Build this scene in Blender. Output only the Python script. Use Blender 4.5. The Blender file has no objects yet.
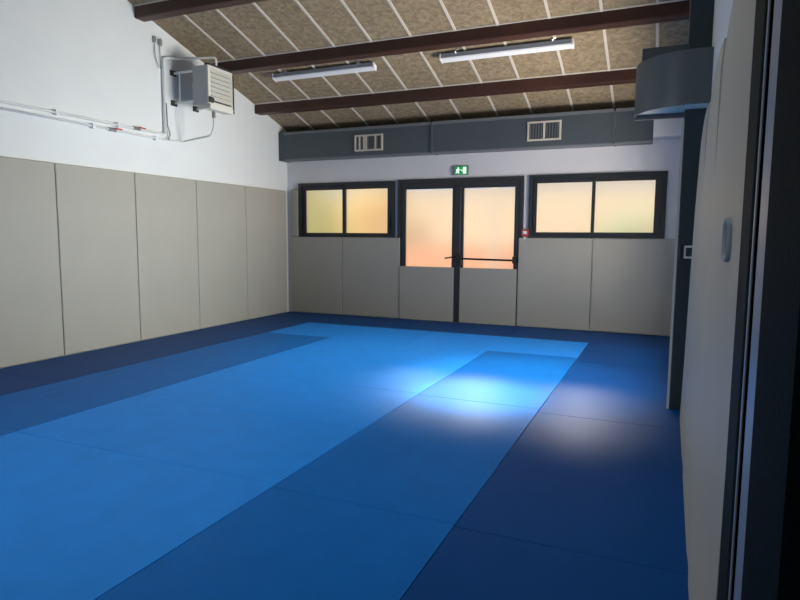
import bpy, bmesh, math, random
from mathutils import Vector, Matrix
random.seed(7)
scene = bpy.context.scene
COL = scene.collection

# ------------------------------------------------------------------ materials
def lin(c):
    return tuple(((v/255)/12.92 if v/255 <= .04045 else ((v/255+.055)/1.055)**2.4) for v in c)

def mat(name, rgb, rough=.6, metal=0., spec=.5, noise=None, bump=None, emit=None, estr=0., linear=False):
    m = bpy.data.materials.new(name); m.use_nodes = True
    nt = m.node_tree; b = nt.nodes['Principled BSDF']
    c = rgb if linear else lin(rgb)
    b.inputs['Base Color'].default_value = (*c, 1)
    b.inputs['Roughness'].default_value = rough
    b.inputs['Metallic'].default_value = metal
    b.inputs['Specular IOR Level'].default_value = spec
    tc = nt.nodes.new('ShaderNodeTexCoord')
    if noise:                       # (scale, amount, detail): small albedo variation
        n = nt.nodes.new('ShaderNodeTexNoise'); n.inputs['Scale'].default_value = noise[0]
        n.inputs['Detail'].default_value = noise[2] if len(noise) > 2 else 4
        nt.links.new(tc.outputs['Object'], n.inputs['Vector'])
        r = nt.nodes.new('ShaderNodeValToRGB'); a = noise[1]
        r.color_ramp.elements[0].position = .3; r.color_ramp.elements[1].position = .7
        r.color_ramp.elements[0].color = (*[v*(1-a) for v in c], 1)
        r.color_ramp.elements[1].color = (*[min(1, v*(1+a)) for v in c], 1)
        nt.links.new(n.outputs['Fac'], r.inputs['Fac'])
        nt.links.new(r.outputs['Color'], b.inputs['Base Color'])
    if bump:                        # (scale, strength, distance)
        n = nt.nodes.new('ShaderNodeTexNoise'); n.inputs['Scale'].default_value = bump[0]
        n.inputs['Detail'].default_value = 3
        nt.links.new(tc.outputs['Object'], n.inputs['Vector'])
        bp = nt.nodes.new('ShaderNodeBump'); bp.inputs['Strength'].default_value = bump[1]
        bp.inputs['Distance'].default_value = bump[2]
        nt.links.new(n.outputs['Fac'], bp.inputs['Height'])
        nt.links.new(bp.outputs['Normal'], b.inputs['Normal'])
    if emit:
        b.inputs['Emission Color'].default_value = (*lin(emit), 1)
        b.inputs['Emission Strength'].default_value = estr
    return m

M = {}
M['wall'] = mat('white_paint', (226, 229, 229), .7, noise=(3, .015), bump=(60, .08, .004))
M['wallfar'] = mat('white_paint_far', (220, 218, 220), .7, noise=(3, .015), bump=(60, .08, .004))
M['pad'] = mat('grey_vinyl', (169, 166, 156), .55, spec=.35, noise=(2.2, .03), bump=(4, .12, .02))
M['padfar'] = mat('grey_vinyl_shaded_side', (170, 168, 161), .55, spec=.35, noise=(2.2, .03), bump=(4, .12, .02))
M['padedge'] = mat('grey_vinyl_edge', (150, 148, 142), .6)
M['alu'] = mat('anthracite_aluminium', (42, 46, 50), .4, spec=.4)
M['black'] = mat('black_metal', (14, 14, 15), .35)
M['duct'] = mat('slate_grey_sheet', (74, 82, 88), .5, noise=(1.5, .05), bump=(2, .06, .01))
M['ductlip'] = mat('slate_grey_lip', (108, 112, 116), .5)
M['hood'] = mat('dark_slate_sheet', (86, 93, 97), .38, spec=.5)
M['pillar'] = mat('dark_slate_paint', (36, 52, 60), .5)
M['beam'] = mat('dark_stained_wood', (62, 34, 25), .5, noise=(1.2, .35), bump=(30, .15, .004))
M['batten'] = mat('pale_batten', (204, 197, 184), .6)
M['white_plastic'] = mat('white_plastic', (230, 232, 234), .4)
M['lampbody'] = mat('lamp_grey', (140, 146, 154), .4)
M['heater'] = mat('heater_cream', (214, 212, 202), .45)
M['heatgrey'] = mat('heater_grey', (172, 176, 178), .5)
M['heatdark'] = mat('heater_dark', (50, 48, 46), .6)
M['pipe'] = mat('painted_pipe', (222, 224, 224), .45)
M['pipegrey'] = mat('grey_pipe', (150, 152, 154), .35, metal=.5)
M['handle'] = mat('satin_grey', (128, 138, 146), .5)
M['cup'] = mat('cup_grey', (62, 70, 78), .5)
M['strip'] = mat('pale_strip', (190, 192, 190), .5)
M['lampdark'] = mat('dark_grey_metal', (74, 78, 82), .5)
M['steel'] = mat('steel', (190, 190, 190), .3, metal=.9)
M['red'] = mat('red_plastic', (186, 52, 48), .4)
M['green'] = mat('exit_green', (20, 150, 70), .4, emit=(20, 170, 80), estr=.3)
M['exitwhite'] = mat('exit_white', (240, 255, 245), .4, emit=(225, 255, 235), estr=.8)
M['signgrey'] = mat('sign_grey', (120, 130, 128), .5)
M['jamb'] = mat('dark_speckled_paint', (15, 25, 28), .8, spec=.08, noise=(90, .35, 2), bump=(80, .3, .003))
M['jambdark'] = mat('dark_edge', (22, 30, 30), .7, spec=.15, noise=(30, .1))
M['jamblight'] = mat('blue_grey_strip', (126, 140, 160), .4)
M['terracotta'] = mat('terracotta_paving', (232, 176, 134), .8, noise=(2, .06))
M['creamwall'] = mat('cream_render', (226, 214, 184), .8, noise=(1, .05))
M['hedge'] = mat('hedge_green', (168, 176, 84), .8, noise=(9, .3))
M['hedge2'] = mat('pale_hedge_green', (186, 196, 150), .8, noise=(9, .2))
M['hedge3'] = mat('golden_leaves', (236, 208, 132), .8, noise=(9, .15))
M['soffit'] = mat('pale_soffit', (235, 225, 205), .8)
M['slab'] = mat('concrete', (90, 90, 90), .8)

def mat_mat(name, rgb):             # judo mat vinyl: fine tatami emboss
    m = mat(name, rgb, .46, spec=.06, noise=(5, .045, 6), linear=True)
    nt = m.node_tree; b = nt.nodes['Principled BSDF']
    tc = nt.nodes.new('ShaderNodeTexCoord'); w = nt.nodes.new('ShaderNodeTexNoise')
    w.inputs['Scale'].default_value = 140; w.inputs['Detail'].default_value = 2
    nt.links.new(tc.outputs['Object'], w.inputs['Vector'])
    w2 = nt.nodes.new('ShaderNodeTexNoise'); w2.inputs['Scale'].default_value = 3.2
    nt.links.new(tc.outputs['Object'], w2.inputs['Vector'])
    ad = nt.nodes.new('ShaderNodeMath'); ad.operation = 'MULTIPLY_ADD'; ad.inputs[1].default_value = 8.
    nt.links.new(w2.outputs['Fac'], ad.inputs[0]); nt.links.new(w.outputs['Fac'], ad.inputs[2])
    bp = nt.nodes.new('ShaderNodeBump'); bp.inputs['Strength'].default_value = .12; bp.inputs['Distance'].default_value = .003
    nt.links.new(ad.outputs[0], bp.inputs['Height']); nt.links.new(bp.outputs['Normal'], b.inputs['Normal'])
    return m
M['navy'] = mat_mat('navy_vinyl', (.002, .055, .22))
M['mid'] = mat_mat('medium_blue_vinyl', (.003, .135, .46))
M['light'] = mat_mat('light_blue_vinyl', (.016, .25, .78))

def woodwool():
    m = mat('wood_wool_board', (150, 132, 106), .9)
    nt = m.node_tree; b = nt.nodes['Principled BSDF']
    tc = nt.nodes.new('ShaderNodeTexCoord')
    n = nt.nodes.new('ShaderNodeTexNoise'); n.inputs['Scale'].default_value = 16; n.inputs['Detail'].default_value = 7
    n.inputs['Roughness'].default_value = .75
    nt.links.new(tc.outputs['Object'], n.inputs['Vector'])
    r = nt.nodes.new('ShaderNodeValToRGB')
    r.color_ramp.elements[0].position = .36; r.color_ramp.elements[1].position = .66
    r.color_ramp.elements[0].color = (*lin((118, 104, 82)), 1); r.color_ramp.elements[1].color = (*lin((166, 148, 120)), 1)
    nt.links.new(n.outputs['Fac'], r.inputs['Fac']); nt.links.new(r.outputs['Color'], b.inputs['Base Color'])
    bp = nt.nodes.new('ShaderNodeBump'); bp.inputs['Strength'].default_value = .5; bp.inputs['Distance'].default_value = .01
    nt.links.new(n.outputs['Fac'], bp.inputs['Height']); nt.links.new(bp.outputs['Normal'], b.inputs['Normal'])
    return m
M['ceiling'] = woodwool()

def frosted():
    m = bpy.data.materials.new('frosted_glass'); m.use_nodes = True
    nt = m.node_tree; nt.nodes.clear()
    o = nt.nodes.new('ShaderNodeOutputMaterial')
    rf = nt.nodes.new('ShaderNodeBsdfRefraction'); rf.inputs['Roughness'].default_value = .43; rf.inputs['IOR'].default_value = 1.2
    rf.inputs['Color'].default_value = (.97, .97, .96, 1)
    tr = nt.nodes.new('ShaderNodeBsdfTranslucent'); tr.inputs['Color'].default_value = (.95, .95, .93, 1)
    mx = nt.nodes.new('ShaderNodeMixShader'); mx.inputs[0].default_value = .2
    gl = nt.nodes.new('ShaderNodeBsdfGlossy'); gl.inputs['Roughness'].default_value = .35
    m2 = nt.nodes.new('ShaderNodeMixShader'); m2.inputs[0].default_value = .04
    nt.links.new(rf.outputs[0], mx.inputs[1]); nt.links.new(tr.outputs[0], mx.inputs[2])
    nt.links.new(mx.outputs[0], m2.inputs[1]); nt.links.new(gl.outputs[0], m2.inputs[2])
    nt.links.new(m2.outputs[0], o.inputs['Surface'])
    return m
M['frosted'] = frosted()
def clear():
    m = bpy.data.materials.new('clear_glass'); m.use_nodes = True
    nt = m.node_tree; nt.nodes.clear()
    o = nt.nodes.new('ShaderNodeOutputMaterial')
    t = nt.nodes.new('ShaderNodeBsdfTransparent'); g = nt.nodes.new('ShaderNodeBsdfGlossy'); g.inputs['Roughness'].default_value = .02
    mx = nt.nodes.new('ShaderNodeMixShader'); mx.inputs[0].default_value = .06
    nt.links.new(t.outputs[0], mx.inputs[1]); nt.links.new(g.outputs[0], mx.inputs[2]); nt.links.new(mx.outputs[0], o.inputs['Surface'])
    return m
M['clear'] = clear()

# ------------------------------------------------------------------ mesh helpers
def box(bm, x0, x1, y0, y1, z0, z1, bev=0., seg=2):
    vs = [bm.verts.new((x, y, z)) for x in (x0, x1) for y in (y0, y1) for z in (z0, z1)]
    f = [(0,1,3,2),(4,6,7,5),(0,4,5,1),(2,3,7,6),(0,2,6,4),(1,5,7,3)]
    fs = [bm.faces.new([vs[i] for i in q]) for q in f]
    if bev:
        es = {e for q in fs for e in q.edges}
        bmesh.ops.bevel(bm, geom=list(es), offset=bev, segments=seg, affect='EDGES', profile=.5)
    return fs

def prism(bm, pts, axis, a0, a1, bev=0.):
    """extrude a polygon; axis 2: pts are (x,y); axis 0: pts are (y,z); axis 1: pts are (x,z)"""
    def P(p, a):
        return {0: (a, p[0], p[1]), 1: (p[0], a, p[1]), 2: (p[0], p[1], a)}[axis]
    A = [bm.verts.new(P(p, a0)) for p in pts]; B = [bm.verts.new(P(p, a1)) for p in pts]
    fs = [bm.faces.new(A), bm.faces.new(B[::-1])]
    n = len(pts)
    for i in range(n):
        fs.append(bm.faces.new((A[i], B[i], B[(i+1) % n], A[(i+1) % n])))
    bmesh.ops.recalc_face_normals(bm, faces=fs)
    if bev:
        bmesh.ops.bevel(bm, geom=list({e for q in fs for e in q.edges}), offset=bev, segments=2, affect='EDGES')
    return fs

def tube(bm, pts, r, n=8):
    pts = [Vector(p) for p in pts]; rings = []
    up = Vector((0, 0, 1))
    prev = None
    for i, p in enumerate(pts):
        d = (pts[min(i+1, len(pts)-1)] - pts[max(i-1, 0)]).normalized()
        if prev is None:
            a = d.cross(up)
            if a.length < 1e-3: a = d.cross(Vector((1, 0, 0)))
            a.normalize()
        else:
            a = (prev - d*prev.dot(d)).normalized()
        b = d.cross(a); prev = a
        rings.append([bm.verts.new(p + r*(math.cos(2*math.pi*k/n)*a + math.sin(2*math.pi*k/n)*b)) for k in range(n)])
    for q, s in zip(rings, rings[1:]):
        for k in range(n):
            bm.faces.new((q[k], q[(k+1) % n], s[(k+1) % n], s[k]))
    bm.faces.new(rings[0][::-1]); bm.faces.new(rings[-1])

def bend(pts, r=.04, n=4):
    """round the corners of a polyline"""
    pts = [Vector(p) for p in pts]; out = [pts[0]]
    for a, b, c in zip(pts, pts[1:], pts[2:]):
        u = (a-b); v = (c-b); q = min(r, u.length*.45, v.length*.45)
        s = b + u.normalized()*q; e = b + v.normalized()*q
        for k in range(n+1):
            t = k/n; out.append(s*(1-t)**2 + b*2*t*(1-t) + e*t*t)
    out.append(pts[-1]); return out

def cyl(bm, c, axis, r, h, n=20):
    c = Vector(c); d = [Vector((1,0,0)), Vector((0,1,0)), Vector((0,0,1))][axis]
    tube(bm, [c, c + d*h], r, n)

def ring(bm, x0, x1, z0, z1, l, r_, b, t_, y0, y1, bev=.004):
    box(bm, x0, x1, y0, y1, z1-t_, z1, bev); box(bm, x0, x1, y0, y1, z0, z0+b, bev)
    box(bm, x0, x0+l, y0, y1, z0+b, z1-t_, bev); box(bm, x1-r_, x1, y0, y1, z0+b, z1-t_, bev)

def obj(name, bm, m, parent=None, origin=None, smooth=False, label=None):
    me = bpy.data.meshes.new(name)
    bmesh.ops.recalc_face_normals(bm, faces=bm.faces[:])
    if origin is None:
        xs = [v.co for v in bm.verts]
        origin = Vector((sum(v.x for v in xs)/len(xs), sum(v.y for v in xs)/len(xs), min(v.z for v in xs)))
        mn = [min(v[i] for v in xs) for i in range(3)]; mx = [max(v[i] for v in xs) for i in range(3)]
        origin = Vector(((mn[0]+mx[0])/2, (mn[1]+mx[1])/2, mn[2]))
    origin = Vector(origin)
    bmesh.ops.translate(bm, verts=bm.verts[:], vec=-origin)
    bm.to_mesh(me); bm.free()
    if smooth:
        for p in me.polygons: p.use_smooth = True
    o = bpy.data.objects.new(name, me); COL.objects.link(o)
    for mm in (m if isinstance(m, (list, tuple)) else [m]): me.materials.append(mm)
    o.location = origin
    if parent is not None:
        o.parent = parent
        o.matrix_parent_inverse = Matrix.Translation(wloc(parent)).inverted()
    if label: o['label'] = label
    return o

def wloc(o):
    # all parents are only translated, so the world position of o is its own location (parent inverse undoes the parent)
    return Vector(o.location)

def smooth_angle(o, deg=35):
    for p in o.data.polygons: p.use_smooth = True
    try:
        bpy.context.view_layer.objects.active = o
        o.data.set_sharp_from_angle(angle=math.radians(deg))
    except Exception:
        pass
    return o

def tag(o, label, cat, group=None):
    o['label'] = label; o['category'] = cat
    if group: o['group'] = group
    return o
def thing(name, label, cat, loc, group=None):
    o = bpy.data.objects.new(name, None); COL.objects.link(o); o.location = loc; o.empty_display_size = .1
    return tag(o, label, cat, group)
def struct(o):
    o['kind'] = 'structure'; return o
def empty_struct(name, loc):
    o = bpy.data.objects.new(name, None); COL.objects.link(o); o.location = loc; o.empty_display_size = .1
    return struct(o)
def nb(): return bmesh.new()

# ------------------------------------------------------------------ room shell
XL, XR, YF, YB = -6.0, .24, 8.96, -3.2
def zc(y): return 3.09 + .301*(8.95 - y)          # underside of the sloping ceiling
YR = -.5                                           # ridge
def zroof(y): return zc(y) if y >= YR else zc(YR) - .301*(YR - y)

bm = nb(); box(bm, XL-.2, XR+.2, YB-.2, YF+.25, -.2, -.04); struct(obj('floor', bm, M['slab']))
bm = nb(); prism(bm, [(YB, -.04), (YF, -.04), (YF, zc(YF)), (YR, zc(YR)), (YB, zroof(YB))], 0, XL-.2, XL)
struct(obj('wall_left', bm, M['wall']))

# ceiling
bm = nb()
prism(bm, [(YF+.25, zc(YF+.25)), (YR, zc(YR)), (YB-.2, zroof(YB-.2)), (YB-.2, zroof(YB-.2)+.15), (YR, zc(YR)+.15), (YF+.25, zc(YF+.25)+.15)], 0, XL-.2, XR+.2)
ceil = struct(obj('ceiling', bm, M['ceiling'], origin=(-3, 4, 4)))
for x in (-5.48, -4.99, -4.46, -3.935, -3.415, -2.895, -2.34, -1.84, -1.27, -.73, -.19):
    bm = nb(); y0, y1 = 3.2, YF
    prism(bm, [(y0, zc(y0)+.005), (y1, zc(y1)+.005), (y1, zc(y1)-.012), (y0, zc(y0)-.012)], 0, x-.015, x+.015)
    obj('batten', bm, M['batten'], ceil)

# far wall with its three openings
WX = [(-5.76, -3.975, 1.295, 2.19), (-3.92, -1.92, -.04, 2.2), (-1.845, -.015, 1.31, 2.205)]
bm = nb()
def wfar(x0, x1, z0, z1): box(bm, x0, x1, YF, YF+.25, z0, z1)
top = zc(YF+.25)-.002
wfar(XL-.2, WX[0][0], -.04, top); wfar(WX[0][0], WX[0][1], -.04, WX[0][2]); wfar(WX[0][0], WX[0][1], WX[0][3], top)
wfar(WX[0][1], WX[1][0], -.04, top); wfar(WX[1][0], WX[1][1], WX[1][3], top)
wfar(WX[1][1], WX[2][0], -.04, top); wfar(WX[2][0], WX[2][1], -.04, WX[2][2]); wfar(WX[2][0], WX[2][1], WX[2][3], top)
wfar(WX[2][1], XR+.2, -.04, top)
struct(obj('wall_far', bm, M['wallfar']))
# right wall with the doorway the photographer stands in
bm = nb()
WY0, WY1, WZ0, WZ1 = 5.65, 7.75, .50, 2.15      # side window, hidden from the camera by the pillar
def prw(y0, y1, z0):
    pts = [(y0, z0), (y1, z0), (y1, zroof(y1))]
    if y0 < YR < y1: pts.append((YR, zc(YR)))
    pts.append((y0, zroof(y0))); prism(bm, pts, 0, XR, XR+.2)
prw(YB, WY0, -.04); prw(WY0, WY1, WZ1); prw(WY1, YF, -.04); box(bm, XR, XR+.2, WY0, WY1, -.04, WZ0)
struct(obj('wall_right', bm, M['wall']))
bm = nb(); box(bm, XL-.2, XR+.2, YB-.2, YB, -.04, zroof(YB)-.002); struct(obj('wall_back', bm, M['wall']))

# ------------------------------------------------------------------ roof beams
bl = ['dark brown roof beam nearest the camera, cut off by the top edge above the wall heater',
      'dark brown middle roof beam between the wall heater and the strip lights',
      'dark brown roof beam farthest back, between the strip lights and the grey duct']
for (y, w), lab in zip(((5.745, .15), (6.96, .17), (8.07, .17)), bl):
    zt, zb = zc(y), zc(y) - .145
    bm = nb(); box(bm, XL, XR, y, y+w, zb, zc(y+w)+.0, .012)
    # top follows the slope
    for v in bm.verts:
        if v.co.z > zb+.06: v.co.z = zc(v.co.y) - .001
    o = tag(obj('roof_beam', bm, M['beam']), lab, 'beam', 'dark roof beams')
    bm = nb(); prism(bm, [(y-.014, zc(y-.014)-.001), (y-.001, zc(y)-.001), (y-.001, zc(y)-.010), (y-.014, zc(y-.014)-.010)], 0, XL, XR)
    obj('batten', bm, M['batten'], ceil)

# ------------------------------------------------------------------ strip lights
def strip(x0, x1, label):
    y0, y1 = 7.315, 7.405
    t = thing('strip_light', label, 'light', ((x0+x1)/2, 7.36, zc(7.36)-.10), 'strip lights on the ceiling')
    def zz(y, off): return zc(y) - off
    bm = nb(); prism(bm, [(y0, zz(y0, .03)), (y1, zz(y1, .03)), (y1, zz(y1, .078)), (y0, zz(y0, .078))], 0, x0+.01, x1-.01, .003)
    obj('housing', bm, M['lampbody'], t)
    bm = nb(); prism(bm, [(y0-.001, zz(y0, .078)), (y1+.001, zz(y1, .078)), (y1-.006, zz(y1, .094)), (y0+.006, zz(y0, .094))], 0, x0+.02, x1-.02, .004)
    obj('diffuser', bm, M['white_plastic'], t)
    for a, b in ((x0, x0+.02), (x1-.02, x1)):
        bm = nb(); prism(bm, [(y0-.005, zz(y0, .028)), (y1+.005, zz(y1, .028)), (y1+.003, zz(y1, .097)), (y0-.003, zz(y0, .097))], 0, a, b, .003)
        obj('end_cap', bm, M['white_plastic'], t)
    for x in (x0+.22, x1-.22):
        bm = nb(); tube(bm, bend([(x, 7.325, zz(7.325, .04)), (x-.02, 7.30, zz(7.30, .035)), (x+.03, 7.30, zz(7.30, .004))], .02), .005, 6)
        box(bm, x-.02, x+.02, 7.335, 7.385, zz(7.36, .034), zz(7.36, -.002))
        obj('bracket', bm, M['steel'], t)
    return t
strip(-5.13, -3.56, 'white unlit strip light under the ceiling boards, the one nearer the left wall')
strip(-2.66, -1.06, 'white unlit strip light under the ceiling boards, the one nearer the round grey box')

# ------------------------------------------------------------------ ventilation duct along the far wall
t = thing('ventilation_duct', 'long slate grey ventilation duct running under the ceiling above the doors and windows', 'duct', (-3, 8.75, 2.55))
segs = [(-5.90, -3.282, 0.), (-3.262, -.705, -.010), (-.683, -.22, .0)]
DF = 8.72                                           # front face of the duct
for x0, x1, dz in segs:
    bm = nb(); box(bm, x0, x1, DF+dz, YF, 2.580+dz*.5, 2.976, .006); obj('duct_section', bm, M['duct'], t)
    bm = nb(); box(bm, x0, x1, DF-.018+dz, DF+.045, 2.972, 3.014, .004); obj('top_lip', bm, M['ductlip'], t)
    bm = nb(); box(bm, x0, x1, DF+.01+dz, YF-.01, 2.560, 2.587, .004); obj('bottom_lip', bm, M['ductlip'], t)
bm = nb(); box(bm, XL, -5.90, DF-.01, YF, 2.555, 3.02, .008); obj('end_flange', bm, M['duct'], t)
for x in (-3.272, -.694):
    bm = nb(); box(bm, x-.014, x+.014, DF-.025, YF, 2.553, 2.992, .004); obj('flange', bm, M['hood'], t)
def grille(x0, x1, z0, z1, slats, wide):
    fr = nb(); b = .025
    ring(fr, x0, x1, z0, z1, b, b, b, b, DF-.03, DF+.005, .003)
    g = obj('grille', fr, M['batten'], t, label='pale framed air grille')
    bm = nb(); box(bm, x0+b, x1-b, DF-.007, DF+.005, z0+b, z1-b); obj('backing', bm, M['heatdark'], g)
    for i in range(slats):
        x = x0+b+(x1-x0-2*b)*(i+.5)/slats
        w = .014 if i in wide else .005
        bm = nb(); box(bm, x-w, x+w, DF-.025, DF-.007, z0+b, z1-b, .001); obj('slat', bm, M['batten'] if i in wide else M['ductlip'], g)
grille(-4.563, -4.078, 2.640, 2.890, 11, (1, 3, 4, 8))
grille(-1.845, -1.381, 2.650, 2.915, 11, (5,))
# ------------------------------------------------------------------ pillar, hood, right corner
t = thing('pillar', 'dark slate square pillar against the right wall, at the far end of the grey side pads', 'pillar', (.16, 5.24, 0))
bm = nb(); box(bm, .085, XR, 5.08, 5.42, 0, zc(5.42)-.005, .006); obj('shaft', bm, M['pillar'], t)
bm = nb(); box(bm, .068, .088, 5.085, 5.105, 0, 2.2, .002); obj('corner_strip', bm, M['strip'], t, label='thin pale edge strip on the pillar corner')
t = thing('ventilation_hood', 'dark slate half-round ventilation box hanging on the pillar near the ceiling', 'vent box', (.0, 5.2, 2.25))
cx, cy, r = .14, 5.19, .41
N = 28
arc = [(cx - r*math.cos(a), cy - r*math.sin(a)) for a in [math.pi*i/N for i in range(N+1)]]
arc = [p for p in arc if p[0] <= XR]
arc.append((XR, cy - math.sqrt(r*r - (XR-cx)**2)))
arc = [(max(p[0], -9), p[1]) for p in arc]
inner = [(cx + (p[0]-cx)*.965, cy + (p[1]-cy)*.965) for p in arc]; inner[-1] = (XR, inner[-1][1])
bm = nb()
n = len(arc); z0, z1 = 2.25, 2.62
V = lambda p, z: bm.verts.new((p[0], p[1], z))
ob = [V(p, z0) for p in arc]; ot = [V(p, z1) for p in arc]; ib = [V(p, z0) for p in inner]; it = [V(p, z1) for p in inner]
for i in range(n-1):
    bm.faces.new((ob[i], ob[i+1], ot[i+1], ot[i])); bm.faces.new((ib[i+1], ib[i], it[i], it[i+1]))
    bm.faces.new((ob[i+1], ob[i], ib[i], ib[i+1])); bm.faces.new((ot[i], ot[i+1], it[i+1], it[i]))
for i in (0, n-1): bm.faces.new((ob[i], ot[i], it[i], ib[i]))
smooth_angle(obj('curved_shell', bm, M['hood'], t))
def plate(z0, z1, m, name, lab=None):
    bm = nb(); prism(bm, [(p[0], p[1]) for p in inner] + [(XR, cy)], 2, z0, z1); return obj(name, bm, m, t, label=lab)
plate(2.27, 2.285, M['soffit'], 'bottom_plate', 'pale underside plate'); plate(2.60, 2.615, M['hood'], 'top_plate')
bm = nb(); box(bm, -.27, .085, 5.19, 5.23, 2.235, 2.62, .004); obj('back_plate', bm, M['hood'], t)
bm = nb(); box(bm, -.235, .085, 5.23, 5.5, 2.30, 2.78, .006); obj('rear_box', bm, M['hood'], t)
bm = nb(); box(bm, -.214, XR, 8.70, YF, 2.62, 3.04, .006)
tag(obj('bulkhead', bm, M['wallfar']), 'white boxed bulkhead in the far right corner beyond the end of the grey duct', 'bulkhead')
# switch on the pillar
t = thing('light_switch', 'small square switch with a pale surround on the dark pillar', 'switch', (.165, 5.07, 1.17))
bm = nb(); box(bm, .128, .205, 5.066, 5.08, 1.172, 1.268, .004); obj('surround', bm, M['white_plastic'], t)
bm = nb(); box(bm, .143, .19, 5.058, 5.067, 1.187, 1.253, .003); obj('rocker', bm, M['pillar'], t)
bm = nb(); box(bm, .10, .124, 5.05, 5.08, 1.17, 1.28, .003); obj('side_box', bm, M['black'], t)

# ------------------------------------------------------------------ windows, doors in the far wall
FY0, FY1 = 8.925, 9.01
def window(name, x0, x1, z0, z1, gl, gr, gz0, gz1):
    w = empty_struct(name, ((x0+x1)/2, 8.97, z0))
    bm = nb(); ring(bm, x0, x1, z0, z1, .05, .05, .035, .05, FY0, FY1+.04); obj('frame', bm, M['alu'], w)
    mid = (gl[1]+gr[0])/2
    for (g0, g1), (s0, s1), y in ((gl, (x0+.048, gr[0]-.005), 8.965), (gr, (gl[1]+.005, x1-.048), 8.935)):
        sx0, sx1 = (s0, g1+(gr[0]-gl[1])*.9) if g0 == gl[0] else (g0-(gr[0]-gl[1])*.9, s1)
        bm = nb(); ring(bm, sx0, sx1, z0+.033, z1-.048, g0-sx0, sx1-g1, gz0-z0-.033, z1-.048-gz1, y, y+.03)
        s = obj('sash', bm, M['alu'], w)
        bm = nb(); box(bm, g0-.004, g1+.004, y+.012, y+.018, gz0-.004, gz1+.004); obj('pane', bm, M['frosted'], s)
        hx = x0+.075 if g0 == gl[0] else x1-.075
        bm = nb(); box(bm, hx-.011, hx+.011, y-.022, y, gz0+.06, gz0+.26, .006); obj('handle', bm, M['black'], s)
    bm = nb(); cyl(bm, (mid, 8.915, z1-.075), 1, .02, .02, 12); obj('latch', bm, M['black'], w)
    return w
window('window_1', *WX[0], (-5.635, -4.925), (-4.855, -4.10), 1.365, 2.075)
window('window_2', *WX[2], (-1.735, -.975), (-.925, -.16), 1.39, 2.09)

wn = empty_struct('window_3', (XR+.1, (WY0+WY1)/2, WZ0))
bm = nb(); ring(bm, WY0, WY1, WZ0, WZ1, .05, .05, .05, .05, 0, 1); box(bm, (WY0+WY1)/2-.03, (WY0+WY1)/2+.03, 0, 1, WZ0+.05, WZ1-.05)
for v in bm.verts: v.co = Vector((XR+.08+.06*v.co.y, v.co.x, v.co.z))
obj('frame', bm, M['alu'], wn)
bm = nb(); box(bm, XR+.105, XR+.111, WY0+.04, WY1-.04, WZ0+.04, WZ1-.04); obj('pane', bm, M['clear'], wn)

d = empty_struct('door_1', (-2.92, 8.97, -.04))
bm = nb()
box(bm, -3.92, -3.865, FY0, 9.05, -.04, 2.2, .004); box(bm, -1.975, -1.92, FY0, 9.05, -.04, 2.2, .004); box(bm, -3.865, -1.975, FY0, 9.05, 2.14, 2.2, .004)
obj('frame', bm, M['alu'], d)
for (x0, x1, gx0, gx1) in ((-3.862, -2.918, -3.785, -3.01), (-2.908, -1.978, -2.83, -2.05)):
    bm = nb(); y0, y1 = 8.935, 8.985
    ring(bm, x0, x1, .0, 2.137, gx0-x0, x1-gx1, .84, 2.137-2.048, y0, y1)
    lf = obj('leaf', bm, M['alu'], d)
    bm = nb(); box(bm, gx0-.004, gx1+.004, 8.955, 8.963, .83, 2.028); obj('frosted_pane', bm, M['frosted'], lf)
    bm = nb(); box(bm, gx0-.004, gx1+.004, 8.955, 8.963, 2.0281, 2.052); obj('clear_strip', bm, M['clear'], lf, label='clear glass strip above the frosting')
    bm = nb()
    a, b = (-3.866, -2.965) if x0 < -3 else (-2.862, -1.99)
    box(bm, a, b, 8.895, 8.935, .005, .846, .008); obj('pad', bm, M['pad'], lf, label='grey padded lower panel')
    if x0 < -3:
        bm = nb(); tube(bm, bend([(-2.955, 8.935, 1.01), (-2.955, 8.885, 1.01), (-3.10, 8.88, .985)], .02), .011, 8)
        box(bm, -2.975, -2.93, 8.922, 8.936, .94, 1.09, .004); obj('lever_handle', bm, M['black'], lf)
    else:
        bm = nb(); tube(bm, bend([(-2.86, 8.935, .985), (-2.86, 8.86, .985), (-2.03, 8.86, .975), (-2.03, 8.935, .975)], .03), .015, 10)
        obj('panic_bar', bm, M['black'], lf)
        bm = nb(); box(bm, -2.895, -2.845, 8.88, 8.936, .88, 1.06, .006); box(bm, -2.055, -2.0, 8.88, 8.936, .93, 1.03, .006); obj('lock_case', bm, M['black'], lf)
        bm = nb(); cyl(bm, (-2.872, 8.918, 1.06), 2, .009, 1.0, 8); cyl(bm, (-2.872, 8.918, .02), 2, .009, .86, 8); obj('bolt_rod', bm, M['lampdark'], lf)
        bm = nb(); cyl(bm, (-2.895, 8.895, 2.075), 1, .03, .045, 14); obj('top_bolt', bm, M['black'], lf)
bm = nb(); box(bm, -2.962, -2.866, 8.918, 8.936, .0, 2.13, .004); obj('centre_stile', bm, M['alu'], d)

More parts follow.
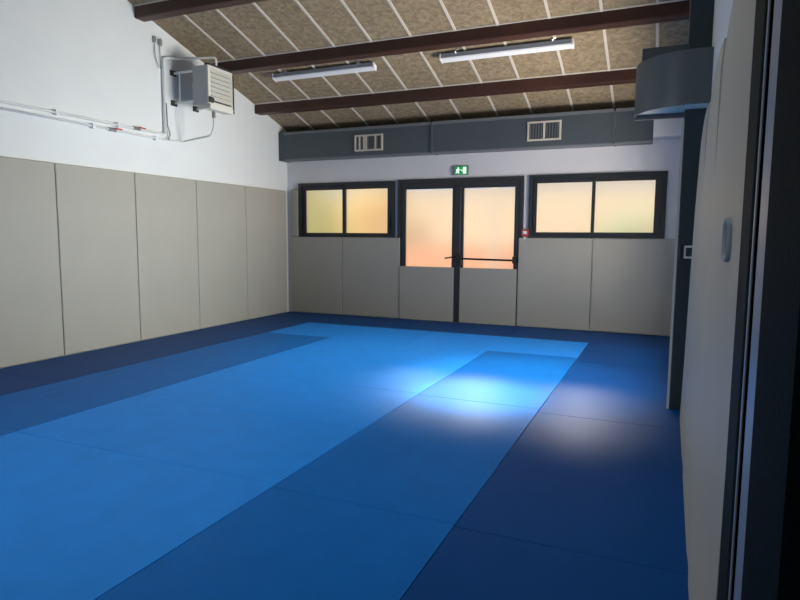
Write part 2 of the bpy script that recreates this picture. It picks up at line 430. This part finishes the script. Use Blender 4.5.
# exit sign
t = thing('exit_sign', 'small lit green exit sign with a running figure above the glass double doors', 'sign', (-2.89, 8.94, 2.25))
bm = nb(); box(bm, -3.01, -2.765, 8.925, YF, 2.243, 2.378, .006); obj('housing', bm, M['signgrey'], t)
bm = nb(); box(bm, -2.975, -2.772, 8.919, 8.925, 2.25, 2.371, .003); fc = obj('face', bm, M['green'], t, label='green lit face')
bm = nb(); y0, y1 = 8.915, 8.919
cyl(bm, (-2.918, y0, 2.345), 1, .011, .004, 12)                                           # head
def limb(ax, az, bx, bz, w):
    dx, dz = bx-ax, bz-az; L = math.hypot(dx, dz); px, pz = -dz/L*w, dx/L*w
    prism(bm, [(ax+px, az+pz), (bx+px, bz+pz), (bx-px, bz-pz), (ax-px, az-pz)], 1, y0, y1)
limb(-2.922, 2.332, -2.93, 2.298, .010); limb(-2.922, 2.328, -2.90, 2.316, .005); limb(-2.90, 2.316, -2.888, 2.326, .005)
limb(-2.924, 2.328, -2.946, 2.318, .005); limb(-2.946, 2.318, -2.95, 2.302, .005)
limb(-2.93, 2.300, -2.908, 2.285, .006); limb(-2.908, 2.285, -2.912, 2.262, .006); limb(-2.93, 2.300, -2.94, 2.278, .006); limb(-2.94, 2.278, -2.96, 2.272, .006)
obj('running_figure', bm, M['exitwhite'], fc)
bm = nb()
box(bm, -2.845, -2.795, y0, y1, 2.262, 2.36); obj('doorway_symbol', bm, M['exitwhite'], fc)
bm = nb(); prism(bm, [(-2.875, 2.303), (-2.875, 2.317), (-2.862, 2.317), (-2.862, 2.328), (-2.85, 2.31), (-2.862, 2.292), (-2.862, 2.303)], 1, y0, y1)
obj('arrow', bm, M['exitwhite'], fc)
# fire alarm call point
t = thing('fire_alarm_call_point', 'small red fire alarm call point between the door frame and the right window', 'alarm', (-1.882, 8.94, 1.33))
bm = nb(); box(bm, -1.935, -1.83, 8.90, YF, 1.325, 1.43, .008); obj('case', bm, M['red'], t)
bm = nb(); box(bm, -1.912, -1.853, 8.895, 8.90, 1.36, 1.405, .003); obj('press_plate', bm, M['white_plastic'], t)
bm = nb(); box(bm, -1.90, -1.866, 8.91, YF, 1.27, 1.322, .004); obj('cable_entry', bm, M['white_plastic'], t)

# ------------------------------------------------------------------ grey pads on the walls
def pad_mesh(bm, x0, x1, y0, y1, z0, z1, bev=.012):
    box(bm, x0, x1, y0, y1, z0, z1, bev, 3)
G = 'grey wall pads'
yb = [3.5, 4.553, 5.612, 6.672, 7.752, 8.85]
ll = ['tall grey wall pad on the left wall nearest the camera, cut by the left edge',
      'second tall grey wall pad on the left wall counted from the near end',
      'middle tall grey wall pad of the left wall, below the wall heater pipes',
      'second tall grey wall pad from the far corner on the left wall',
      'tall grey wall pad on the left wall closest to the far corner']
for (a, b), lab in zip(zip(yb, yb[1:]), ll):
    bm = nb(); pad_mesh(bm, -6., -5.95, a+.003, b-.003, .0, 2.07)
    tag(obj('wall_pad', bm, M['pad']), lab, 'wall pad', G)
fl = [(-5.90, -5.77, 2.09, 'narrow grey wall pad strip left of the left window, above the low pads'),
      (-5.90, -4.918, 1.2935, 'low grey wall pad under the left half of the left window'),
      (-4.912, -3.872, 1.2935, 'low grey wall pad under the right half of the left window, beside the door'),
      (-1.975, -.936, 1.307, 'low grey wall pad beside the door under the left half of the right window'),
      (-.93, .16, 1.307, 'low grey wall pad under the right half of the right window, beside the pillar')]
for x0, x1, h, lab in fl:
    bm = nb(); pad_mesh(bm, x0, x1, 8.91, YF, 1.298 if h > 2 else 0, h)
    tag(obj('wall_pad', bm, M['pad']), lab, 'wall pad', G)
def side_pad(y0, y1, xb0, xt0, xb1, xt1, z1=2.065):
    """slack pad on the right wall: front face leans and swells a little"""
    bm = nb(); NY, NZ = 8, 20; F = []
    for j in range(NZ+1):
        row = []
        for i in range(NY+1):
            s, q = i/NY, j/NZ
            x = (xb0*(1-s)+xb1*s)*(1-q) + (xt0*(1-s)+xt1*s)*q
            x += q*(.006*math.sin(q*5+s*2) - .006*math.sin(math.pi*s))
            if i in (0, NY): x += .004
            if j == NZ: x += .006
            row.append(bm.verts.new((x, y0+(y1-y0)*s, z1*q)))
        F.append(row)
    Bk = [[bm.verts.new((XR, v.co.y, v.co.z)) for v in row] for row in F]
    for j in range(NZ):
        for i in range(NY):
            bm.faces.new((F[j][i], F[j][i+1], F[j+1][i+1], F[j+1][i])); bm.faces.new((Bk[j][i+1], Bk[j][i], Bk[j+1][i], Bk[j+1][i+1]))
    for j in range(NZ):
        for i in (0, NY): bm.faces.new((F[j][i], F[j+1][i], Bk[j+1][i], Bk[j][i]))
    for i in range(NY):
        for j in (0, NZ): bm.faces.new((F[j][i], F[j][i+1], Bk[j][i+1], Bk[j][i]))
    return bm
for a, b, lab in ((2.63, 3.80, 'tall grey pad on the right wall just beyond the padded sliding door'),
                  (3.81, 4.99, 'tall grey pad on the right wall next to the dark pillar')):
    k = lambda y, p, q: p + (q-p)*(y-1.5)/3.5
    o = tag(obj('wall_pad', side_pad(a, b, k(a, .137, .160), k(a, .142, .200), k(b, .137, .160), k(b, .142, .200)), M['pad']), lab, 'wall pad', G)
    smooth_angle(o, 40)

# sliding padded door and its frame, right beside the camera
d = empty_struct('door_2', (.18, 2.0, 0))
smooth_angle(obj('padded_leaf', side_pad(1.5, 2.62, .137, .150, .144, .160), M['pad'], d), 40)
bm = nb(); box(bm, .148, .225, 1.345, 1.505, .0, 2.12, .006); st = obj('edge_stile', bm, M['jambdark'], d)
# flush cup handle
bm = nb(); cyz = (1.715, 1.325); ry, rz = .075, .055; n = 28
def oval(sc, x): return [bm.verts.new((x, cyz[0]+ry*sc*math.copysign(abs(math.cos(t_))**.6, math.cos(t_)), cyz[1]+rz*sc*math.copysign(abs(math.sin(t_))**.6, math.sin(t_)))) for t_ in [2*math.pi*i/n for i in range(n)]]
rs = [oval(1.0, .152), oval(1.0, .137), oval(.95, .133), oval(.80, .134), oval(.74, .1405)]
for q, s in zip(rs, rs[1:]):
    for i in range(n): bm.faces.new((q[i], q[(i+1) % n], s[(i+1) % n], s[i]))
hd = obj('cup_handle', bm, M['handle'], d, smooth=True, label='oval flush handle')
bm = nb(); rs = oval(.76, .1400); bm.faces.new(rs); obj('cup', bm, M['cup'], hd)

bm = nb()
prism(bm, [(.155, 1.335), (.165, 1.335), (.165, 1.29), (.172, 1.29), (.172, 1.25), (.155, 1.25), (.150, 1.15), (.150, .85), (.185, .85), (.185, .2), (XR, .2), (XR, 1.335)], 2, -.04, 2.6)
struct(obj('trim_1', bm, M['jamb']))
bm = nb(); box(bm, .150, .1545, 1.155, 1.245, 0, 2.6, .001); box(bm, .151, .1545, 1.318, 1.334, 0, 2.6, .001)
struct(obj('trim_2', bm, M['jamblight']))

# ------------------------------------------------------------------ judo mats
def judo(x0, x1, y0, y1, m, lab, g):
    bm = nb(); e = .002; box(bm, x0+e, x1-e, y0+e, y1-e, -.04, 0, .0015, 1)
    tag(obj('judo_mat', bm, M[m]), lab, 'mat', g)
A0, A1, A2, A3, A4, A5 = -5.95, -4.945, -3.955, -1.85, -.83, .139
gN, gM, gL = 'navy border mats', 'medium blue mats', 'light blue mats'
for a, b, lab in ((-5.95, -3.9, 'navy mat along the far wall below the left window'), (-3.9, -1.88, 'navy mat along the far wall in front of the double doors'), (-1.88, .14, 'navy mat along the far wall below the right window')):
    judo(a, min(b, .14) if b < 0 else .20, 7.91, 8.908, 'navy', lab, gN)
for a, b, lab in ((5.82, 7.91, 'navy mat by the left wall pads, the farthest of that column'), (3.72, 5.82, 'navy mat by the left wall pads, middle of the visible column'), (1.62, 3.72, 'navy mat by the left wall pads, nearest the camera at the left edge')):
    judo(A0, A1, a, b, 'navy', lab, gN)
for a, b, lab in ((6.66, 7.91, 'short navy mat on the right beside the farthest light blue row'), (4.56, 6.66, 'navy mat in front of the dark pillar, catching part of the light patch'),
                  (2.56, 4.56, 'navy mat on the right beside the side pads, in front of the pillar mat'), (.5, 2.56, 'navy mat on the right nearest the camera, at the bottom edge')):
    judo(A4, .147 if a < 2 else .20, a, b, 'navy', lab, gN)
judo(A1, -2.89, 6.85, 7.91, 'light', 'light blue mat in the farthest light row, left half', gL)
judo(-2.89, A4, 6.85, 7.91, 'light', 'light blue mat in the farthest light row, right half before the doors', gL)
for a, b, lab in ((4.75, 6.85, 'medium blue mat of the left band, farthest from the camera'), (2.65, 4.75, 'medium blue mat of the left band, nearer one crossing the left edge')):
    judo(A1, A2, a, b, 'mid', lab, gM)
for a, b, lab in ((4.66, 6.76, 'medium blue mat of the right band under the bright light patch'), (2.585, 4.66, 'medium blue mat of the right band in front of the bright patch'), (.5, 2.585, 'medium blue mat of the right band nearest the camera')):
    judo(A3, A4, a, b, 'mid', lab, gM)
judo(A3, A4, 6.76, 6.85, 'mid', 'narrow medium blue filler strip behind the right band of mats', gM)
rows = [6.85, 5.775, 4.70, 3.66, 2.63, .56]
rl = ['first light blue centre mat from the far end, behind the others', 'second light blue centre mat from the far end, left of the bright patch', 'third light blue centre mat from the far end',
      'fourth light blue centre mat from the far end', 'large light blue centre mat nearest the camera in the bottom left corner']
for (b, a), lab in zip(zip(rows, rows[1:]), rl): judo(A2, A3, a, b, 'light', lab, gL)
judo(A1, A2, .55, 2.65, 'mid', 'medium blue mat of the left band nearest the camera, a sliver at the left edge', gM)

# ------------------------------------------------------------------ wall heater and its pipes
t = thing('unit_heater', 'boxy warm air heater with cream front slats on brackets high on the left wall', 'heater', (-5.55, 6.57, 2.97))
bm = nb()
HX0, HX1, HY0, HY1, HZ0, HZ1 = -5.655, -5.42, 6.325, 6.80, 2.985, 3.46
box(bm, HX0, HX1, HY0, HY0+.012, HZ0, HZ1, .003); box(bm, HX0, HX1, HY1-.012, HY1, HZ0, HZ1, .003)
box(bm, HX0, HX1, HY0+.012, HY1-.012, HZ1-.012, HZ1, .003); box(bm, HX0, HX0+.012, HY0+.012, HY1-.012, HZ0+.012, HZ1-.012, .003)
box(bm, HX0, HX1, HY0+.012, HY1-.012, HZ0, HZ0+.012, .003)
obj('casing', bm, M['heatgrey'], t)
bm = nb(); ring(bm, HY0, HY1, HZ0, HZ1, .05, .02, .03, .03, 0, 1)
for v in bm.verts: v.co = Vector((HX1-.002 + .018*v.co.y, v.co.x, v.co.z))
obj('front_frame', bm, M['heater'], t)
bm = nb(); box(bm, HX1-.05, HX1-.04, HY0+.012, HY1-.012, HZ0+.012, HZ1-.012); obj('coil', bm, M['heatdark'], t)
for i in range(7):
    z = HZ0+.045 + i*(HZ1-HZ0-.075)/7; h = (HZ1-HZ0-.075)/7
    bm = nb(); prism(bm, [(HX1-.004, z+h*1.02), (HX1+.004, z+h*1.06), (HX1+.030, z+h*.12), (HX1+.022, z+h*.05)], 1, HY0+.05, HY1-.02)
    obj('louver', bm, M['heater'], t)
bm = nb(); box(bm, HX1-.06, HX1+.03, HY1, HY1+.018, HZ0-.05, HZ1-.03, .003); obj('side_flange', bm, M['heatdark'], t)
bm = nb(); prism(bm, [(HX0+.02, HZ0), (HX1+.03, HZ0), (HX1+.02, HZ0-.06), (HX0+.1, HZ0-.05)], 1, HY0+.02, HY1, .004); obj('drip_tray', bm, M['heater'], t)
bm = nb(); prism(bm, [(HX1-.06, HZ1), (HX1+.03, HZ1), (HX1+.03, HZ1+.02), (HX1-.05, HZ1+.035)], 1, HY0+.02, HY1-.02, .003); obj('top_cowl', bm, M['heatdark'], t)
bm = nb(); prism(bm, [(HX1+.018, HZ0+.015), (HX1+.02, HZ0+.09), (HX1+.04, HZ0+.05)], 1, HY0+.0, HY0+.09); obj('corner_guard', bm, M['heatdark'], t)
for z in (3.035, 3.41):
    for y in (HY0+.02, HY1-.05):
        bm = nb(); box(bm, XL, HX0+.01, y, y+.025, z-.014, z+.014, .003); obj('bracket_arm', bm, M['white_plastic'], t)
for y in (HY0, HY1-.07):
    for z in (3.02, 3.40):
        bm = nb(); box(bm, XL, XL+.02, y-.03, y+.07, z-.025, z+.045, .004); obj('wall_plate', bm, M['heatdark'], t)
for y in (HY0+.02, HY1-.05):
    bm = nb(); box(bm, XL+.10, XL+.125, y, y+.025, 3.03, 3.41, .003); obj('bracket_post', bm, M['white_plastic'], t)
bm = nb(); cyl(bm, (HX0-.07, 6.56, 3.22), 0, .17, .07, 28); obj('fan_shroud', bm, M['heatgrey'], t)
bm = nb(); cyl(bm, (HX0-.13, 6.56, 3.22), 0, .06, .07, 18); obj('fan_motor', bm, M['heatdark'], t)

PX = -5.965
t = thing('heating_pipe', 'upper white heating pipe along the left wall turning up to the top of the heater', 'pipe', (PX, 5.0, 2.6), 'heating pipes on the left wall')
bm = nb(); tube(bm, bend([(PX, 3.2, 2.595), (PX, 4.04, 2.595), (PX, 6.15, 2.60), (PX, 6.155, 3.56), (PX+.02, 6.30, 3.585), (-5.9, 6.36, 3.585), (-5.44, 6.53, 3.60), (-5.44, 6.53, 3.485)], .05), .014, 10)
obj('tube', bm, M['pipe'], t, smooth=True)
def valve(parent, y, z):
    bm = nb(); cyl(bm, (PX, y-.07, z), 1, .020, .10, 12); v = obj('valve', bm, M['pipegrey'], parent)
    bm = nb(); box(bm, PX+.018, PX+.030, y+.0, y+.10, z+.008, z+.024, .003); obj('valve_lever', bm, M['red'], v, label='red valve lever')
def clip(parent, y, z):
    bm = nb(); box(bm, XL, PX+.02, y-.018, y+.018, z-.026, z+.026, .004); obj('pipe_clip', bm, M['white_plastic'], parent)
valve(t, 5.70, 2.60); clip(t, 4.61, 2.597); clip(t, 5.41, 2.599)
t = thing('heating_pipe', 'lower white heating pipe along the left wall running up to the underside of the heater', 'pipe', (PX, 5.0, 2.53), 'heating pipes on the left wall')
bm = nb(); tube(bm, bend([(PX, 3.2, 2.53), (PX, 6.05, 2.53), (PX, 6.19, 2.53), (PX, 6.45, 2.55), (-5.50, 6.47, 2.61), (-5.45, 6.47, 2.72), (-5.45, 6.47, 2.93)], .05), .013, 10)
obj('tube', bm, M['pipe'], t, smooth=True)
valve(t, 5.34, 2.53); clip(t, 5.06, 2.53); clip(t, 5.98, 2.53)
bm = nb(); cyl(bm, (-5.45, 6.47, 2.83), 2, .024, .08, 12); obj('valve', bm, M['pipegrey'], t)
bm = nb(); tube(bm, bend([(PX, 6.20, 2.54), (PX, 6.235, 2.62), (PX, 6.19, 2.72), (PX, 6.18, 3.0)], .03), .009, 8)
tag(obj('thin_pipe', bm, M['pipegrey'], smooth=True), 'thin grey pipe rising beside the vertical heating pipe left of the heater', 'pipe')
for y, z0, zb, lab in ((6.03, 3.71, 3.50, 'grey cable hanging from the left socket box above the heater pipe'), (6.115, 3.70, 3.48, 'grey cable hanging from the right socket box with a loop above the heater pipe')):
    t = thing('power_cable', lab, 'cable', (XL+.02, y, z0), 'cables above the heater')
    bm = nb(); box(bm, XL, XL+.035, y-.018, y+.018, z0, z0+.075, .005); obj('socket_box', bm, M['pipegrey'], t)
    pts = [(XL+.02, y, z0), (XL+.02, y+.005, zb+.04), (XL+.02, y+.005 if y > 6.1 else y+.05, 3.44), (XL+.02, 6.118 if y > 6.1 else 6.10, 3.41)]
    bm = nb(); tube(bm, bend(pts, .05), .006, 6)
    if y > 6.1: tube(bm, [(XL+.02, y+.02+.022*math.sin(a), 3.74+.05*math.cos(a)) for a in [math.pi*k/10 for k in range(11)]], .005, 6)
    obj('cord', bm, M['pipegrey'], t)

# ------------------------------------------------------------------ outdoors, seen blurred through the frosted glass
bm = nb(); box(bm, -14, 8, YF+.26, 22, -.3, -.06); struct(obj('terrace', bm, M['terracotta']))
bm = nb(); box(bm, -14, 8, 16.0, 16.3, -.06, 2.58); tag(obj('garden_wall', bm, M['creamwall']), 'sunlit cream garden wall blurred behind the frosted glass', 'wall')
bm = nb()
for i in range(60):
    x = random.uniform(-11.2, -8.6); z = random.uniform(.2, 2.6); s = random.uniform(.25, .5)
    bmesh.ops.create_icosphere(bm, subdivisions=1, radius=s, matrix=Matrix.Translation((x, 15.2+random.uniform(-.3, .3), z)))
tag(obj('bush', bm, M['hedge']), 'yellow green bush blurred behind the left pane of the left window', 'bush')
bm = nb(); box(bm, -6.5, .6, 12.6, 12.85, -.06, 1.14); tag(obj('peach_tint_wall', bm, M['terracotta']), 'low peach coloured wall added to tint the lower part of the glass doors', 'wall')  # low wall added to give the lower door glass its peach tone
bm = nb()
for i in range(40):
    x = random.uniform(-7.9, -6.5); z = random.uniform(.2, 2.4); q = random.uniform(.25, .45)
    bmesh.ops.create_icosphere(bm, subdivisions=1, radius=q, matrix=Matrix.Translation((x, 14.9+random.uniform(-.3, .3), z)))
tag(obj('bush', bm, M['hedge3']), 'golden bush blurred behind the right pane of the left window', 'bush')
bm = nb()
for i in range(40):
    x = random.uniform(-1.1, 1.6); z = random.uniform(.2, 1.7); q = random.uniform(.25, .45)
    bmesh.ops.create_icosphere(bm, subdivisions=1, radius=q, matrix=Matrix.Translation((x, 14.6+random.uniform(-.3, .3), z)))
tag(obj('bush', bm, M['hedge2']), 'pale green bush blurred behind the right window', 'bush')
bm = nb(); box(bm, -3.04, -2.95, 11.4, 11.5, -.06, 3.2); tag(obj('porch_post', bm, M['soffit']), 'pale post blurred behind the right door pane', 'post')

# ------------------------------------------------------------------ lights
def area(name, loc, target, sx, sy, power, color, spread=180):
    l = bpy.data.lights.new(name, 'AREA'); l.shape = 'RECTANGLE'; l.size = sx; l.size_y = sy; l.energy = power; l.color = color
    l.spread = math.radians(spread)
    o = bpy.data.objects.new(name, l); COL.objects.link(o); o.location = loc
    o.rotation_euler = (Vector(target)-Vector(loc)).to_track_quat('-Z', 'Y').to_euler(); return o
def spot(name, loc, target, power, color, ang, blend, radius):
    l = bpy.data.lights.new(name, 'SPOT'); l.energy = power; l.color = color; l.spot_size = math.radians(ang); l.spot_blend = blend; l.shadow_soft_size = radius
    o = bpy.data.objects.new(name, l); COL.objects.link(o); o.location = loc
    o.rotation_euler = (Vector(target)-Vector(loc)).to_track_quat('-Z', 'Y').to_euler(); return o
wc = ((WY0+WY1)/2, (WZ0+WZ1)/2)
area('side_window_daylight', (XR+.48, *wc), (-6, wc[0]+.2, 1.4), WY1-WY0+.4, WZ1-WZ0, 88, (1.0, .98, .94))
area('window_beam', (XR+.24, *wc), (-6, 5.1, 1.75), WY1-WY0, WZ1-WZ0, 69, (.96, 1.0, .97), 80)
area('ground_bounce', (1.5, 6.6, .2), (-1.0, 7.3, 2.9), 2.6, 1.8, 280, (1.0, .89, .74), 150)
area('front_floor_fill', (-3.5, 1.2, 4.6), (-3.3, 2.6, 0), 2.0, 1.4, 18, (.86, .95, 1.0), 90)  # added fill for the front left floor; the roof has no window
area('corner_floor_fill', (-.8, 2.2, 4.4), (-.6, 2.9, 0), .8, .8, 5.5, (.86, .95, 1.0), 70)  # added fill over the right front floor, hung under the closed roof
area('rear_fill', (-5.4, -1.5, 1.7), (.2, 4.5, 1.7), 1.6, 1.6, 20, (.95, .98, 1.0), 80)  # added fill that lifts the right pads and the hood, no opening behind it
def wide(o, k): o.scale = (k, 1, 1)
wide(spot('patch_sheen', (-2.55, 8.8, 1.95), (-1.42, 4.86, 0), 350, (1.0, 1.0, .98), 10, .8, .12), 2.9)  # unseen spot added to put the pale sheen into the floor patch
wide(spot('patch_sheen_left', (-3.5, 8.8, 1.95), (-2.05, 4.92, 0), 130, (1.0, 1.0, .98), 11, .9, .12), 2.0)  # another added spot, for the left end of the floor patch
wide(spot('patch_sheen_right', (-1.05, 8.8, 1.95), (-.62, 4.85, 0), 270, (1.0, .95, .92), 11.5, .9, .12), 2.3)  # another added spot, for the pinkish right end of the floor patch
spot('floor_spot', (-1.2, 5.0, 4.0), (-1.38, 4.85, 0), 1400, (1.0, .99, .95), 20, 1.0, .05)  # this and the next two: unseen overhead spots added to brighten the floor patch
spot('floor_spot_wide', (-.9, 5.5, 3.9), (-1.15, 5.5, 0), 850, (.97, 1.0, .98), 42, 1.0, .05)
spot('floor_spot_far', (-2.4, 5.7, 3.7), (-2.5, 6.0, 0), 130, (.97, 1.0, .98), 92, .9, .05)
sun = bpy.data.lights.new('sun', 'SUN'); sun.energy = 5.0; sun.angle = math.radians(.6); sun.color = (1, .94, .84)
so = bpy.data.objects.new('sun', sun); COL.objects.link(so); so.rotation_euler = Vector((.25, .75, -.9)).to_track_quat('-Z', 'Y').to_euler(); so.location = (0, 0, 12)

w = bpy.data.worlds.new('World'); scene.world = w; w.use_nodes = True
bg = w.node_tree.nodes['Background']; bg.inputs['Color'].default_value = (.80, .90, 1.0, 1); bg.inputs['Strength'].default_value = .8

# ------------------------------------------------------------------ camera
cam = bpy.data.cameras.new('camera'); cam.sensor_width = 36; cam.lens = 609.21/800*36; cam.clip_start = .03
co = bpy.data.objects.new('camera', cam); COL.objects.link(co)
yaw, pit, rol = math.radians(23.41447), math.radians(6.05171), math.radians(.37977)
fwd = Vector((-math.sin(yaw)*math.cos(pit), math.cos(yaw)*math.cos(pit), -math.sin(pit)))
right = Vector((math.cos(yaw), math.sin(yaw), 0)); up = right.cross(fwd)
r_ = math.cos(rol)*right + math.sin(rol)*up; u_ = -math.sin(rol)*right + math.cos(rol)*up
co.matrix_world = Matrix(((r_.x, u_.x, -fwd.x, 0), (r_.y, u_.y, -fwd.y, 0), (r_.z, u_.z, -fwd.z, 1.33), (0, 0, 0, 1)))
scene.camera = co
scene.view_settings.view_transform = 'Standard'; scene.view_settings.look = 'None'
scene.view_settings.exposure = 0; scene.view_settings.gamma = 1; scene.view_settings.use_curve_mapping = False
scene.cycles.use_denoising = True; scene.cycles.max_bounces = 10; scene.cycles.diffuse_bounces = 6
scene.cycles.sample_clamp_indirect = 6
